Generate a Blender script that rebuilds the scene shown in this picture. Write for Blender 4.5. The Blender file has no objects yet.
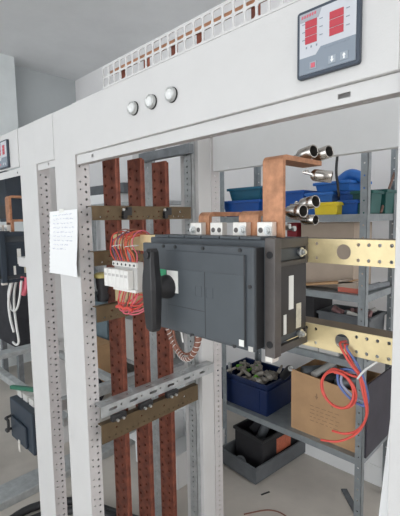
import bpy, bmesh, math, random
from mathutils import Vector, Matrix, Euler
random.seed(7)
C = bpy.context.scene.collection
R = math.radians
V = Vector

# ------------------------------------------------------------------ materials
def mat(name, col, rough=.5, metal=0., noise=.0, scale=20., bump=0., bscale=60., col2=None, emit=0., trans=0., spec=.5, thresh=None, coord='Object'):
    m = bpy.data.materials.new(name); m.use_nodes = True
    nt = m.node_tree; b = nt.nodes['Principled BSDF']
    b.inputs['Base Color'].default_value = (*col, 1)
    b.inputs['Roughness'].default_value = rough
    b.inputs['Metallic'].default_value = metal
    b.inputs['Specular IOR Level'].default_value = spec
    if trans: b.inputs['Transmission Weight'].default_value = trans
    if emit:
        b.inputs['Emission Color'].default_value = (*col, 1); b.inputs['Emission Strength'].default_value = emit
    tc = nt.nodes.new('ShaderNodeTexCoord')
    if noise or col2:
        n = nt.nodes.new('ShaderNodeTexNoise'); n.inputs['Scale'].default_value = scale
        n.inputs['Detail'].default_value = 6; n.inputs['Roughness'].default_value = .6
        nt.links.new(tc.outputs[coord], n.inputs['Vector'])
        r = nt.nodes.new('ShaderNodeValToRGB')
        lo = col2 if col2 else tuple(c*(1-noise) for c in col)
        hi = col if col2 else tuple(min(1, c*(1+noise*.5)) for c in col)
        r.color_ramp.elements[0].color = (*lo, 1); r.color_ramp.elements[1].color = (*hi, 1)
        a, z = thresh if thresh else (.3, .7)
        r.color_ramp.elements[0].position = a; r.color_ramp.elements[1].position = z
        nt.links.new(n.outputs['Fac'], r.inputs['Fac']); nt.links.new(r.outputs['Color'], b.inputs['Base Color'])
    if bump:
        n2 = nt.nodes.new('ShaderNodeTexNoise'); n2.inputs['Scale'].default_value = bscale; n2.inputs['Detail'].default_value = 5
        nt.links.new(tc.outputs[coord], n2.inputs['Vector'])
        bp = nt.nodes.new('ShaderNodeBump'); bp.inputs['Strength'].default_value = bump; bp.inputs['Distance'].default_value = .01
        nt.links.new(n2.outputs['Fac'], bp.inputs['Height']); nt.links.new(bp.outputs['Normal'], b.inputs['Normal'])
    return m

M = dict(
 white=mat('white_powder_coat', (.625,.62,.612), .42, 0, .03, 9, .05, 250),
 flange=mat('grey_white_steel', (.60,.575,.57), .5, .1, .06, 14),
 panel=mat('pale_panel', (.74,.75,.75), .5, 0, .04, 5),
 galv=mat('galvanised_steel', (.50,.52,.525), .42, .55, .22, 26),
 rackgrey=mat('rack_grey_steel', (.30,.33,.345), .45, .35, .2, 18),
 galvdk=mat('dark_galvanised', (.26,.28,.30), .5, .5, .25, 20),
 gold=mat('yellow_zinc_plate', (.76,.63,.36), .36, .60, .16, 16, .04, 60),
 goldshade=mat('shaded_zinc_plate', (.15,.105,.058), .5, .5, .25, 14),  # shaded copy of the gold plate, the shade is put into the colour
 copper=mat('bare_copper', (.48,.235,.13), .46, .5, .38, 40),
 copperdk=mat('aged_copper', (.37,.12,.072), .48, .55, .45, 24, 0, 60, (.15,.050,.038)),
 tin=mat('tinned_copper', (.80,.77,.72), .45, .5, .12, 40),
 chrome=mat('nickel_plate', (.50,.475,.44), .24, 1, .1, 30),
 bolt=mat('zinc_bolt', (.62,.63,.62), .38, .8, .1, 60),
 slate=mat('slate_plastic', (.062,.072,.082), .5, 0, .12, 18),
 brackdk=mat('dark_bracket_metal',(.075,.068,.064),.5,.3),
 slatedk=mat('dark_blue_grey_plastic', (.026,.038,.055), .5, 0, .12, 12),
 slate2=mat('slate_plastic_lid', (.066,.077,.087), .47, 0, .10, 12),
 black=mat('black_plastic', (.018,.018,.02), .42, 0, .2, 12),
 blackm=mat('matt_black_plastic', (.024,.023,.026), .62, 0, .25, 16),
 brownblk=mat('brown_black_moulding', (.030,.026,.025), .5, 0, .2, 24),
 taupe=mat('brushed_taupe_metal', (.125,.113,.108), .5, .4, .2, 22),
 paper=mat('white_paper', (.86,.87,.87), .8, 0, .02, 5),
 ink=mat('pale_ink', (.58,.59,.70), .8),
 inkteal=mat('teal_ink', (.28,.52,.55), .8),
 lblw=mat('white_label', (.80,.80,.76), .6),
 lblc=mat('cream_label', (.60,.56,.44), .6, 0, .2, 90),
 green=mat('green_plastic', (.03,.36,.16), .45),
 greendk=mat('deep_green_plastic', (.012,.13,.075), .5),
 gland=mat('lime_green_plastic', (.16,.46,.04), .45, 0, .15, 40),
 greige=mat('grey_beige_plastic', (.42,.38,.33), .6, 0, .25, 30),
 term=mat('white_terminal_plastic', (.78,.77,.74), .45, 0, .04, 40),
 termg=mat('grey_terminal_side', (.52,.51,.49), .5, 0, .06, 30),
 red=mat('red_cable', (.62,.075,.055), .42),
 orange=mat('orange_cable', (.52,.12,.045), .42),
 pink=mat('pink_cable', (.60,.12,.16), .45),
 purple=mat('purple_cable', (.18,.07,.17), .45),
 brownc=mat('brown_cable', (.20,.08,.05), .5),
 bluec=mat('blue_cable', (.10,.15,.36), .45),
 whitec=mat('white_cable', (.68,.68,.66), .5),
 blackc=mat('black_cable', (.022,.022,.024), .5),
 bluebin=mat('blue_plastic', (.012,.10,.42), .38, 0, .15, 8),
 bluebin2=mat('mid_blue_plastic', (.03,.17,.56), .4, 0, .12, 8),
 teal=mat('teal_plastic', (.012,.13,.22), .42, 0, .15, 8),
 navy=mat('navy_plastic', (.004,.018,.085), .42, 0, .25, 10),
 dkgreen=mat('dark_green_plastic', (.010,.095,.085), .45, 0, .2, 9),
 yellow=mat('yellow_plastic', (.80,.62,.03), .42, 0, .08, 10),
 card=mat('cardboard', (.56,.345,.185), .85, 0, .14, 7, .05, 80),
 cardpale=mat('pale_cardboard', (.50,.41,.33), .85, 0, .12, 7),
 cardin=mat('cardboard_print', (.33,.20,.115), .85),
 carton=mat('grey_carton', (.55,.54,.51), .7, 0, .08, 10),
 orangelbl=mat('orange_label', (.62,.17,.09), .6, 0, .25, 60),
 greybin=mat('grey_plastic', (.115,.125,.135), .5, 0, .2, 12),
 redbox=mat('red_print', (.62,.17,.12), .7),
 darkred=mat('dark_red_plastic', (.25,.02,.03), .5),
 bluegrey=mat('blue_grey_paint', (.20,.27,.31), .5, .1, .15, 8),
 wood=mat('brown_stick', (.22,.13,.10), .6, 0, .3, 20),
 dirty=mat('dark_fabric', (.035,.035,.042), .85, 0, .4, 6, .3, 12),
 pinkstuff=mat('pinkish_parts', (.36,.20,.20), .6, 0, .3, 40),
 mframe=mat('meter_frame', (.045,.06,.085), .45),
 mface=mat('meter_face', (.56,.58,.62), .4),
 mband=mat('meter_band', (.23,.27,.32), .4),
 mhead=mat('meter_header', (.36,.38,.42), .4),
 mkey=mat('meter_key', (.32,.36,.41), .4),
 led=mat('red_led_display', (.46,.045,.065), .35, emit=.04),
 ledbtn=mat('red_key', (.62,.12,.16), .4),
 lens=mat('frosted_lens', (.80,.81,.80), .5, 0, .05, 30),
 bore=mat('shade_dark_bore',(.05,.045,.04),.5,.3),  # shade inside the lug barrel, painted as a dark colour
 rubber=mat('rubber', (.03,.03,.03), .7),
)

# ------------------------------------------------------------------ mesh builder
class MB:
    def __init__(s): s.v=[]; s.f=[]; s.sm=[]
    def add(s, vs, fs, smooth=False):
        n=len(s.v); s.v+= [tuple(v) for v in vs]; s.f+=[tuple(i+n for i in f) for f in fs]; s.sm+=[smooth]*len(fs); return s
    def box(s,x0,x1,y0,y1,z0,z1, rot=None, piv=None):
        vs=[V((x,y,z)) for x in (x0,x1) for y in (y0,y1) for z in (z0,z1)]
        if rot is not None:
            c=V(piv) if piv else V(((x0+x1)/2,(y0+y1)/2,(z0+z1)/2)); m=Euler(rot).to_matrix()
            vs=[c+m@(v-c) for v in vs]
        return s.add(vs,[(0,1,3,2),(4,6,7,5),(0,4,5,1),(2,3,7,6),(0,2,6,4),(1,5,7,3)])
    def cyl(s,p0,p1,r,r1=None,n=16):
        p0=V(p0);p1=V(p1);r1=r if r1 is None else r1
        a=(p1-p0).normalized(); u=a.orthogonal().normalized(); w=a.cross(u)
        c=[(math.cos(2*math.pi*i/n),math.sin(2*math.pi*i/n)) for i in range(n)]
        vs=[p0+r*(x*u+y*w) for x,y in c]+[p1+r1*(x*u+y*w) for x,y in c]
        s.add(vs,[(i,(i+1)%n,n+(i+1)%n,n+i) for i in range(n)],n>8)
        s.add(vs[:n],[tuple(reversed(range(n)))]); s.add(vs[n:],[tuple(range(n))]); return s
    def rings(s,rings,closed_ends=True,smooth=True):
        n=len(rings[0]); vs=[p for r in rings for p in r]; fs=[]
        for k in range(len(rings)-1):
            fs+=[(k*n+i,k*n+(i+1)%n,(k+1)*n+(i+1)%n,(k+1)*n+i) for i in range(n)]
        s.add(vs,fs,smooth)
        if closed_ends: s.add(rings[0],[tuple(reversed(range(n)))]); s.add(rings[-1],[tuple(range(n))])
        return s
    def lathe(s,p0,axis,prof,n=20,closed=True):
        p0=V(p0);a=V(axis).normalized();u=a.orthogonal().normalized();w=a.cross(u)
        rs=[[p0+a*h+r*(math.cos(2*math.pi*i/n)*u+math.sin(2*math.pi*i/n)*w) for i in range(n)] for h,r in prof]
        return s.rings(rs,closed,True)
    def tube(s,pts,r,n=8,res=6):
        pts=[V(p) for p in pts]
        P=[]
        for i in range(len(pts)-1):           # Catmull-Rom through the points
            a=pts[i-1] if i else 2*pts[0]-pts[1]; b=pts[i]; c=pts[i+1]; d=pts[i+2] if i+2<len(pts) else 2*pts[-1]-pts[-2]
            for k in range(res):
                t=k/res; P.append(.5*((2*b)+(c-a)*t+(2*a-5*b+4*c-d)*t*t+(3*b-a-3*c+d)*t**3))
        P.append(pts[-1]); rs=[]; u=None
        for i,p in enumerate(P):
            t=(P[min(i+1,len(P)-1)]-P[max(i-1,0)])
            t=t.normalized() if t.length>1e-9 else V((0,0,1))
            u=t.orthogonal().normalized() if u is None else (u-t*u.dot(t)).normalized()
            w=t.cross(u); rs.append([p+r*(math.cos(2*math.pi*j/n)*u+math.sin(2*math.pi*j/n)*w) for j in range(n)])
        return s.rings(rs,True,True)
    def poly(s,pts,n,t):                     # prism from a planar outline, thickness t along n
        n=V(n).normalized()*t; k=len(pts); a=[V(p) for p in pts]; b=[p+n for p in a]
        s.add(a+b,[tuple(reversed(range(k))),tuple(range(k,2*k))]+[(i,(i+1)%k,k+(i+1)%k,k+i) for i in range(k)]); return s
    def plate(s,o,u,v,w,h,t,holes,outline=None):
        """sheet with real holes: origin o, unit axes u,v, size w*h, thickness t along u x v; holes = ('c',x,y,r) | ('r',x0,x1,y0,y1,rad)"""
        o=V(o);u=V(u);v=V(v);nn=u.cross(v)*t
        loops=[outline or [(0,0),(w,0),(w,h),(0,h)]]
        for q in holes:
            if q[0]=='c':
                k=q[4] if len(q)>4 else 10
                loops.append([(q[1]+q[3]*math.cos(2*math.pi*i/k),q[2]+q[3]*math.sin(2*math.pi*i/k)) for i in range(k)])
            else:
                _,x0,x1,y0,y1,rd=q; L=[]
                for cx,cy,a0 in ((x1-rd,y1-rd,0),(x0+rd,y1-rd,90),(x0+rd,y0+rd,180),(x1-rd,y0+rd,270)):
                    for a in ((0,45,90) if rd>0 else (0,)): L.append((cx+rd*math.cos(R(a0+a)),cy+rd*math.sin(R(a0+a))))
                loops.append(L)
        bm=bmesh.new(); es=[]; 
        for L in loops:
            vs=[bm.verts.new((x,y,0)) for x,y in L]
            es+=[bm.edges.new((vs[i],vs[(i+1)%len(vs)])) for i in range(len(vs))]
        bmesh.ops.triangle_fill(bm,use_beauty=True,use_dissolve=False,edges=es,normal=(0,0,1))
        bm.verts.index_update()
        vs=[o+u*q.co.x+v*q.co.y for q in bm.verts]; k=len(vs)
        fs=[tuple(q.index for q in f.verts) for f in bm.faces]
        s.add(vs+[p+nn for p in vs],[tuple(reversed(f)) for f in fs]+[tuple(i+k for i in f) for f in fs])
        bm.free()
        for L in loops:
            m=len(L); a=[o+u*x+v*y for x,y in L]; s.add(a+[p+nn for p in a],[(i,(i+1)%m,m+(i+1)%m,m+i) for i in range(m)])
        return s
    def xf(s,m): s.v=[tuple(m@V(v)) for v in s.v]; return s
    def build(s,name,material,parent=None,bevel=0,label=None,seg=2):
        me=bpy.data.meshes.new(name); 
        off=V((0,0,0)); p=parent
        while p is not None: off+=p.location; p=p.parent
        base=V((0,0,0))
        if parent is None and s.v:
            xs=[v[0] for v in s.v];ys=[v[1] for v in s.v];zs=[v[2] for v in s.v]
            base=V(((min(xs)+max(xs))/2,(min(ys)+max(ys))/2,min(zs)))
        me.from_pydata([V(v)-off-base for v in s.v],[],s.f); me.validate()
        bm=bmesh.new(); bm.from_mesh(me)
        bmesh.ops.recalc_face_normals(bm,faces=bm.faces); bm.to_mesh(me); bm.free()
        if len(me.polygons)==len(s.sm): me.polygons.foreach_set('use_smooth',s.sm)
        me.materials.append(material)
        o=bpy.data.objects.new(name,me); C.objects.link(o); o.location=base
        if parent is not None: o.parent=parent
        if bevel:
            b=o.modifiers.new('bevel','BEVEL'); b.width=bevel; b.segments=seg; b.limit_method='ANGLE'; b.angle_limit=R(50)
        if label: o['label']=label
        return o

def thing(name,label,cat,loc,group=None):
    o=bpy.data.objects.new(name,None); o.empty_display_size=.05; C.objects.link(o); o.location=loc
    o['label']=label; o['category']=cat
    if group: o['group']=group
    return o
def tag(o,label,cat,group=None):
    o['label']=label; o['category']=cat
    if group: o['group']=group
    return o
def struct(o): o['kind']='structure'; return o
def dup(root,delta,label,group=None):
    r=root.copy(); C.objects.link(r); r.location=root.location+V(delta); r['label']=label
    if group: r['group']=group
    for ch in list(root.children):
        c=ch.copy(); C.objects.link(c); c.parent=r
        for g in list(ch.children):
            d=g.copy(); C.objects.link(d); d.parent=c
    return r
def B(*a,**k): return MB().box(*a,**k)
def hexbolt(mb,p,axis,r=.007,h=.006):
    p=V(p);a=V(axis).normalized()
    mb.cyl(p,p+a*h*.35,r*1.45,n=16); mb.cyl(p+a*h*.35,p+a*h*1.2,r,n=6); mb.cyl(p+a*h*1.2,p+a*h*1.7,r*.55,n=12); return mb

# ------------------------------------------------------------------ camera
def camera():
    yaw,pit,rol=R(44.832),R(5.508),R(-1.026)
    fw=V((-math.sin(yaw)*math.cos(pit),math.cos(yaw)*math.cos(pit),-math.sin(pit)))
    rt=V((math.cos(yaw),math.sin(yaw),0)); up=rt.cross(fw)
    c,s=math.cos(rol),math.sin(rol)
    r2=c*rt+s*up; u2=-s*rt+c*up
    m=Matrix((r2,u2,-fw)).transposed().to_4x4(); m.translation=V((0,0,1.65))
    cd=bpy.data.cameras.new('camera'); cd.lens=395/516*36; cd.sensor_width=36; cd.sensor_fit='AUTO'; cd.clip_start=.02
    o=bpy.data.objects.new('camera',cd); C.objects.link(o); o.matrix_world=m
    bpy.context.scene.camera=o
camera()

# ------------------------------------------------------------------ room
XL,YB,ZC=-4.945,2.7,3.5
m_floor=mat('concrete_floor',(.62,.57,.51),.75,0,.25,2.2,.15,30,(.46,.43,.39))
m_ceil=mat('white_ceiling_paint',(.80,.81,.82),.9,0,.08,1.6,.25,14)
m_wall=mat('pale_wall_paint',(.84,.83,.83),.9,0,.05,1.5,.1,20)
m_walll=mat('pale_blue_wall',(.50,.53,.54),.9,0,.06,1.5,.15,16)
m_pill=mat('flaking_wall_paint',(.74,.78,.785),.9,0,.06,5,.4,22)
struct(B(XL-.2,5,-4.5,YB+.2,-.1,0).build('floor',m_floor))
struct(B(XL-.2,5,-4.5,YB+.2,ZC,ZC+.1).build('ceiling',m_ceil))
struct(B(XL-.2,5,YB,YB+.2,0,ZC).build('wall_back',m_wall))
struct(B(XL-.2,XL,-4.5,YB,0,ZC).build('wall_left',m_walll))
struct(B(4.6,5,-4.5,YB,0,ZC).build('wall_right',m_wall))
struct(B(XL,-4.70,1.0,1.836,0,ZC).build('wall_pillar',m_pill))

# ------------------------------------------------------------------ cabinets
YF=.65
def strip_holes(h,z0,z1,w):
    """two columns: large holes near the free edge, small ones near the front"""
    H=[]; k=0; z=z0
    while z<z1:
        H.append(('c',z,w*.70,.0042,8))
        if k%3!=1: H.append(('c',z+.008,w*.26,.0030,8))
        k+=1; z+=.025
    return H
def post(parent,x0,x1,side,ztop,depth=.05,label=None):
    """folded post: front face, back, two sides; the perforated flange is on side +1 / -1"""
    m=MB()
    m.box(x0,x1,YF,YF+.002,0,ztop)
    ins=x0 if side>0 else x1
    m.box(min(ins,ins+side*.002),max(ins,ins+side*.002),YF+.002,YF+depth,0,ztop)
    m.box(x0+.002,x1-.002,YF+depth-.002,YF+depth,0,ztop)
    p=m.build('post',M['white'],parent,.0012)
    xf=x1 if side>0 else x0
    f=MB(); H=strip_holes(depth,.05,ztop-.20,depth-.002)
    t=.002
    if side>0: f.plate((xf-t,YF+.002,0),(0,0,1),(0,1,0),ztop,depth-.002,-t,H)
    else: f.plate((xf,YF+.002,0),(0,0,1),(0,1,0),ztop,depth-.002,-t,H)
    f.build('perforated_flange',M['flange'],p,label='grey perforated inner flange of the post')
    return p
cab=thing('switchgear_cabinet','tall white open switchgear cabinet with digital meter and three round buttons on its fascia','cabinet',(-.72,1.0,0))
post(cab,-1.361,-1.214,1,2.03)
post(cab,-.217,-.075,-1,2.03)
# fascia with a rolled lower edge
B(-1.2125,-.2185,YF-.003,YF+.002,1.868,2.03).box(-1.2125,-.2185,YF+.002,YF+.016,1.868,1.872).build('fascia',M['white'],cab,.0022)
hd=MB()
H=[('r',.092,.103,.012,.0205,.001),('r',.895,.917,.010,.0185,.001)]
hd.plate((-1.2125,YF+.008,1.838),(1,0,0),(0,0,1),.994,.029,.002,[h for h in H])
hd.box(-1.2125,-.2185,YF+.030,YF+.032,1.838,1.867)
hd.build('header_channel',M['white'],cab,.0006)
# slotted underside lip of the header
lp=MB(); lp.plate((-1.2125,YF+.010,1.838),(1,0,0),(0,1,0),.994,.022,.002,[('r',.03+.05*i,.05+.05*i,.008,.014,.002) for i in range(19)])
lp.build('header_lip',M['flange'],cab)
# vent grille
gr=MB(); n=28; p=.8035/n
gr.plate((-1.025,YF-.001,2.03),(1,0,0),(0,0,1),.8065,.061,.002,[('r',.003+i*p,.003+i*p+p-.0055,a,b,.004) for i in range(n) for a,b in ((.005,.0275),(.0325,.056))])
gr.build('vent_grille',M['white'],cab,label='white grille of two rows of rounded square openings')
# chamber bay between the two cabinets
B(-1.514,-1.3625,YF-.001,YF+.002,1.872,2.03).build('bay_fascia',M['white'],cab,.001)
MB().plate((-1.514,YF+.008,1.848),(1,0,0),(0,0,1),.151,.026,.002,[('r',.085,.097,.010,.019,.001)]).build('bay_header',M['white'],cab)
# rear frame
rp=MB(); rp.box(-1.33,-1.216,1.222,1.30,0,2.03); rp.build('rear_post',M['white'],cab,.002)
f=MB(); f.plate((-1.2145,1.299,0),(0,0,1),(0,1,0),2.03,.052,-.002,[('c',z*.025+.02,.027,.0048,8) for z in range(78)]); f.build('rear_perforated_strip',M['flange'],cab)
B(-.22,-.1,1.222,1.35,0,2.03).build('rear_post',M['white'],cab,.002)
MB().box(-1.21,-.1,1.3145,1.345,1.863,1.865).plate((-1.21,1.312,1.863),(1,0,0),(0,0,1),1.11,.17,.002,[('r',.083,.094,.004,.012,.002)]).build('rear_panel',M['panel'],cab,label='pale panel across the top of the back')
for x0,x1 in ((-1.283,-1.236),(-1.567,-1.503)):
    g=MB(); g.plate((x0,1.20,0),(1,0,0),(0,0,1),x1-x0,2.0,-.002,[('c',(x1-x0)*.45,.03+.025*i,.0045,8) for i in range(78)])
    g.box(x1-.002,x1,1.20,1.2215,0,2.0); g.box(x0,x0+.002,1.20,1.2215,0,2.0)
    g.build('rear_upright',M['galv'],cab,label='galvanised perforated rear upright')
B(-1.567,-1.2165,1.17,1.198,1.93,1.97).build('rear_crossbeam',M['galvdk'],cab,.002)
for a in (-1.361,-.217): B(a,a+.14,.702,1.221,.04,.10).build('base_rail',M['white'],cab,.002)
B(-1.2,-.23,.655,.70,.04,.10).build('base_rail',M['white'],cab,.002)

# grey lower side rail (C profile with slots)
sr=MB(); sr.plate((-1.166,.676,.975),(0,1,0),(0,0,1),.572,.040,.002,[('r',.03+.09*i,.065+.09*i,.015,.025,.004) for i in range(6)]+[('c',.083+.09*i,.024,.004,8) for i in range(6)])
sr.plate((-1.211,.676,1.013),(0,1,0),(1,0,0),.572,.045,-.002,[('r',.03+.09*i,.06+.09*i,.018,.026,.003) for i in range(6)]); sr.box(-1.21,-1.166,.702,1.22,.975,.977)
o=tag(sr.build('side_rail',M['galv'],None),'grey slotted steel rail running back from the main post, above the lowest brass rail','rail')

def side_rail(z0,z1,label,y1=1.145,lip=True):
    r=thing('brass_side_rail',label,'rail',(-1.17,.9,z0),'brass coloured side rails')
    h=z1-z0; m=MB()
    L=y1-.676
    m.plate((-1.168,.676,z0),(0,1,0),(0,0,1),L,h,.003,[('c',.03+.025*i,h*.22,.003,8) for i in range(int(L/.025)-1)]+[('c',.06+.11*i,h*.6,.004,8) for i in range(4)])
    m.box(-1.19,-1.168,.676,y1,z1-.003,z1); m.box(-1.19,-1.168,.702,y1,z0,z0+.003)
    m.build('rail',M['goldshade'],r)
    return r
r1=side_rail(1.655,1.703,'upper shade-browned gold perforated side rail crossing the three copper bars with black clamp knobs',1.125)
for y in (.80,.985):
    m=MB(); m.cyl((-1.165,y,1.678),(-1.152,y,1.678),.011,n=12); m.box(-1.165,-1.154,y+.008,y+.026,1.671,1.699); m.cyl((-1.165,y-.004,1.665),(-1.15,y-.004,1.665),.008,n=10)
    m.build('clamp_knob',M['black'],r1,.001)
    MB().cyl((-1.153,y-.012,1.690),(-1.147,y-.012,1.690),.005,n=6).build('clamp_bolt',M['bolt'],r1)
side_rail(1.503,1.552,'shade-browned gold side rail at the height of the red and orange wire bundle')
side_rail(1.312,1.366,'shade-browned gold side rail below the white fuse block',1.145)
r4=side_rail(.880,.949,'lowest shade-browned gold side rail just under the grey slotted rail')
for y in (.74,.86,.99):
    m=MB(); m.box(-1.166,-1.148,y-.03,y+.03,.952,.974); m.build('busbar_clamp',M['black'],r4,.003)
    m=MB(); m.cyl((-1.149,y-.012,.957),(-1.139,y-.012,.957),.005,n=8).cyl((-1.149,y+.012,.957),(-1.139,y+.012,.957),.005,n=8); m.build('clamp_bolt',M['bolt'],r4)

# vertical copper bars
for k,(y,zt) in enumerate(((.80,1.94),(.91,1.884),(1.03,1.884))):
    lab=('vertical perforated copper busbar nearest the front post','middle vertical perforated copper busbar of the three','vertical perforated copper busbar farthest back, partly behind the breaker')[k]
    b=thing('copper_busbar',lab,'busbar',(-1.252,y,.02),'vertical copper busbars')
    m=MB(); x0,x1=-1.293,-1.211
    hs=[]
    z=.06; q=0
    while z<zt-.03:
        hs+=[('c',.016,z,.0058,8),('c',.058,z-.010,.0058,8)]; z+=.034; q+=1
    hs=[h for h in hs if h[2]<zt-.045]
    m.plate((x0,y,.02),(1,0,0),(0,0,1),x1-x0,zt-.02,-.0115,hs)
    m.build('bar',M['copperdk'],b)
    B(x0,x1+.001,y+.0135,y+.019,.02,zt-.004).build('bar',M['copperdk'],b,.001)
    B(x0-.02,x1+.01,y-.012,y+.03,0,.02).build('insulator_foot',M['rubber'],b,.002)

# top main busbar seen through the grille
t=thing('horizontal_busbar','horizontal copper bar seen through the vent grille at the top of the cabinet','busbar',(-.62,.67,2.0))
B(-1.01,-.23,.662,.670,2.069,2.080).build('bar',M['copper'],t,.001)
for x in (-.955,-.853,-.743,-.655,-.50): B(x-.010,x+.010,.6702,.676,1.97,2.078).build('drop_tab',M['copperdk'],t,.001)

# brass cross bars
def cross_bar(z0,label):
    t=thing('brass_cross_bar',label,'rail',(-.6,.75,z0),'brass cross bars carrying the breaker')
    h=.05; m=MB(); x0,x1=-1.163,-.10; L=x1-x0
    H=[('c',x-x0,h*.5,.0152,28) for x in (-.3465,)]
    for x in (-.426,-.4045,-.317,-.297,-.277,-.256,-.236,-.70,-.9,-.95,-1.1,-.6,-.5): H+=[('c',x-x0,h*.80,.0036,10),('c',x-x0,h*.20,.0036,10)]
    m.plate((x0,.750,z0),(1,0,0),(0,0,1),L,h,-.003,H)
    m.build('bar',M['gold'],t,.0006)
    B(x0,x1,.7532,.80,z0+h-.003,z0+h).build('top_flange',M['goldshade'],t,0,'top flange in shade-browned gold')  # flange shade painted in by the darker plate colour
    return t
cross_bar(1.557,'upper brass coloured cross bar with a large round hole, right of the breaker')
cross_bar(1.376,'lower brass coloured cross bar with a large round hole that the red cable passes')

# ------------------------------------------------------------------ breaker
br=thing('switch_disconnector','large slate grey four-pole switch with a black rotary handle, centre of the main cabinet','switch',(-.6,.68,1.40))
B(-.775,-.432,.607,.7485,1.400,1.6105).build('body',M['slate'],br,.003)
tr=MB()
for i in range(6): tr.box(-.757+.053*i,-.707+.053*i,.6065,.66,1.6105,1.616)
tr.build('top_ledge',M['slate2'],br,.001)
B(-.757,-.4335,.582,.607,1.405,1.597).build('cover_base',M['black'],br,.001)
cv=B(-.761,-.432,.572,.582,1.403,1.599).build('front_cover',M['slate'],br,.003)
lid=MB().box(-.674,-.449,.5690,.5725,1.409,1.584).build('lid',M['slate2'],cv,.002)
B(-.674,-.449,.5682,.5692,1.5445,1.584).build('lid_band',M['slate'],cv,.001)
# lid seams: fine raised outlines where mouldings meet
for q in ((-.554,-.5530,.5685,.5692,1.409,1.5445),(-.4520,-.4495,.5675,.5695,1.412,1.584),(-.674,-.5541,.5685,.5692,1.4623,1.4630)): B(*q).build('moulding_line',M['black'],cv)
for cx in (-.572,-.541):       # faint round-cornered embossed squares
    e=MB().plate((cx-.010,.5693,1.492),(1,0,0),(0,0,1),.02,.022,.0008,[('r',.0012,.0188,.0012,.0208,.003)]); e.build('embossed_mark',M['slate'],cv)
sc=MB()
for x,z in ((-.684,1.593),(-.644,1.5925),(-.560,1.5925),(-.4635,1.5925),(-.4405,1.526),(-.744,1.409),(-.596,1.4065),(-.4785,1.4065)):
    sc.cyl((x,.5735,z),(x,.5700,z),.0040,n=12)
sc.build('cover_screw',M['black'],cv)
B(-.698,-.676,.5710,.5724,1.523,1.540).build('green_sticker',M['green'],cv)
MB().box(-.6695,-.634,.5676,.5690,1.491,1.540).build('white_sticker',M['lblw'],cv)
B(-.464,-.4525,.5674,.5684,1.411,1.4235).build('small_sticker',M['lblw'],cv)
B(-.4445,-.434,.5708,.5719,1.404,1.4135).build('small_sticker',M['carton'],cv)
# right end plate and terminal side
B(-.4315,-.409,.605,.627,1.388,1.614).build('end_plate',M['taupe'],br,.0015)
e=MB(); e.cyl((-.420,.6055,1.583),(-.420,.6035,1.583),.0068,n=16).cyl((-.420,.6055,1.413),(-.420,.6035,1.413),.0068,n=16); e.build('end_plate_bolt',M['black'],br)
B(-.4318,-.415,.6055,.628,1.378,1.3885).build('foot',M['tin'],br,.001,'pale metal foot')
sd=MB().box(-.4322,-.4265,.630,.748,1.416,1.566)
sd.build('side_wall',M['brownblk'],br,.001)
sb=MB(); sb.box(-.4322,-.4225,.628,.748,1.592,1.611); sb.box(-.4322,-.4225,.738,.748,1.556,1.592); sb.box(-.4322,-.4235,.628,.738,1.556,1.566)
sb.build('side_bracket',M['brackdk'],br,.001)
sb=MB(); sb.box(-.4322,-.4225,.628,.748,1.384,1.400); sb.box(-.4322,-.4225,.740,.748,1.400,1.416)
sb.build('side_bracket',M['brackdk'],br,.001)
for z in (1.580,1.407):
    m=hexbolt(MB(),(-.4265,.7265,z),(1,0,0),.0068,.007); m.cyl((-.432,.7265,z),(-.4265,.7265,z),.006,n=10); m.build('side_bolt',M['bolt'],br)
B(-.4266,-.4256,.680,.697,1.466,1.535).build('side_label',M['lblw'],br)
B(-.4266,-.4256,.661,.671,1.4185,1.4585).build('side_label',M['lblw'],br)
B(-.4266,-.4256,.708,.727,1.422,1.474).build('side_label',M['lblc'],br)
# rotary handle
hn=MB()
prof=[(1.411,.009,.018),(1.417,.0145,.022),(1.430,.0165,.023),(1.447,.0170,.024),(1.470,.0195,.025),(1.505,.0215,.026),(1.533,.0195,.025),(1.555,.0160,.023),(1.572,.0150,.022),(1.584,.0140,.020),(1.591,.009,.016)]
rs=[]
for z,hw,dp in prof:
    x=-.668; yb=.534; rs.append([V((x-hw,yb,z)),V((x-hw,yb-dp*.65,z)),V((x-hw*.72,yb-dp,z)),V((x+hw*.72,yb-dp,z)),V((x+hw,yb-dp*.65,z)),V((x+hw,yb,z))])
hn.rings(rs,True,False)
h=hn.build('rotary_handle',M['black'],br,.002)
MB().lathe((-.668,.5715,1.503),(0,-1,0),[(0,.027),(.012,.0265),(.020,.024),(.028,.020),(.040,.016)],28).build('hub',M['black'],h)
MB().cyl((-.668,.5115,1.578),(-.668,.509,1.578),.009,n=18).build('handle_button',M['blackm'],h)
# terminals
for i,x in enumerate((-.660,-.595,-.529,-.465)):
    t=MB().box(x-.018,x+.018,.651,.668,1.6105,1.6435).build('terminal',M['tin'],br,.0012)
    for j,dx in enumerate((-.009,.009)):
        if (i,j) in ((0,0),(2,1),(3,1)): hexbolt(MB(),(x+dx,.6505,1.627),(0,-1,0),.0068,.005).build('terminal_bolt',M['bolt'],t)
        else: MB().cyl((x+dx,.6512,1.627),(x+dx,.6503,1.627),.0055,n=14).build('terminal_hole',M['taupe'],t)
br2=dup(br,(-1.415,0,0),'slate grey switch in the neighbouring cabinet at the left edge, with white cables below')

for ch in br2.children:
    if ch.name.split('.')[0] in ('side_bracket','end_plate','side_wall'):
        ch.material_slots[0].link='OBJECT'; ch.material_slots[0].material=M['slatedk']
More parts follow.
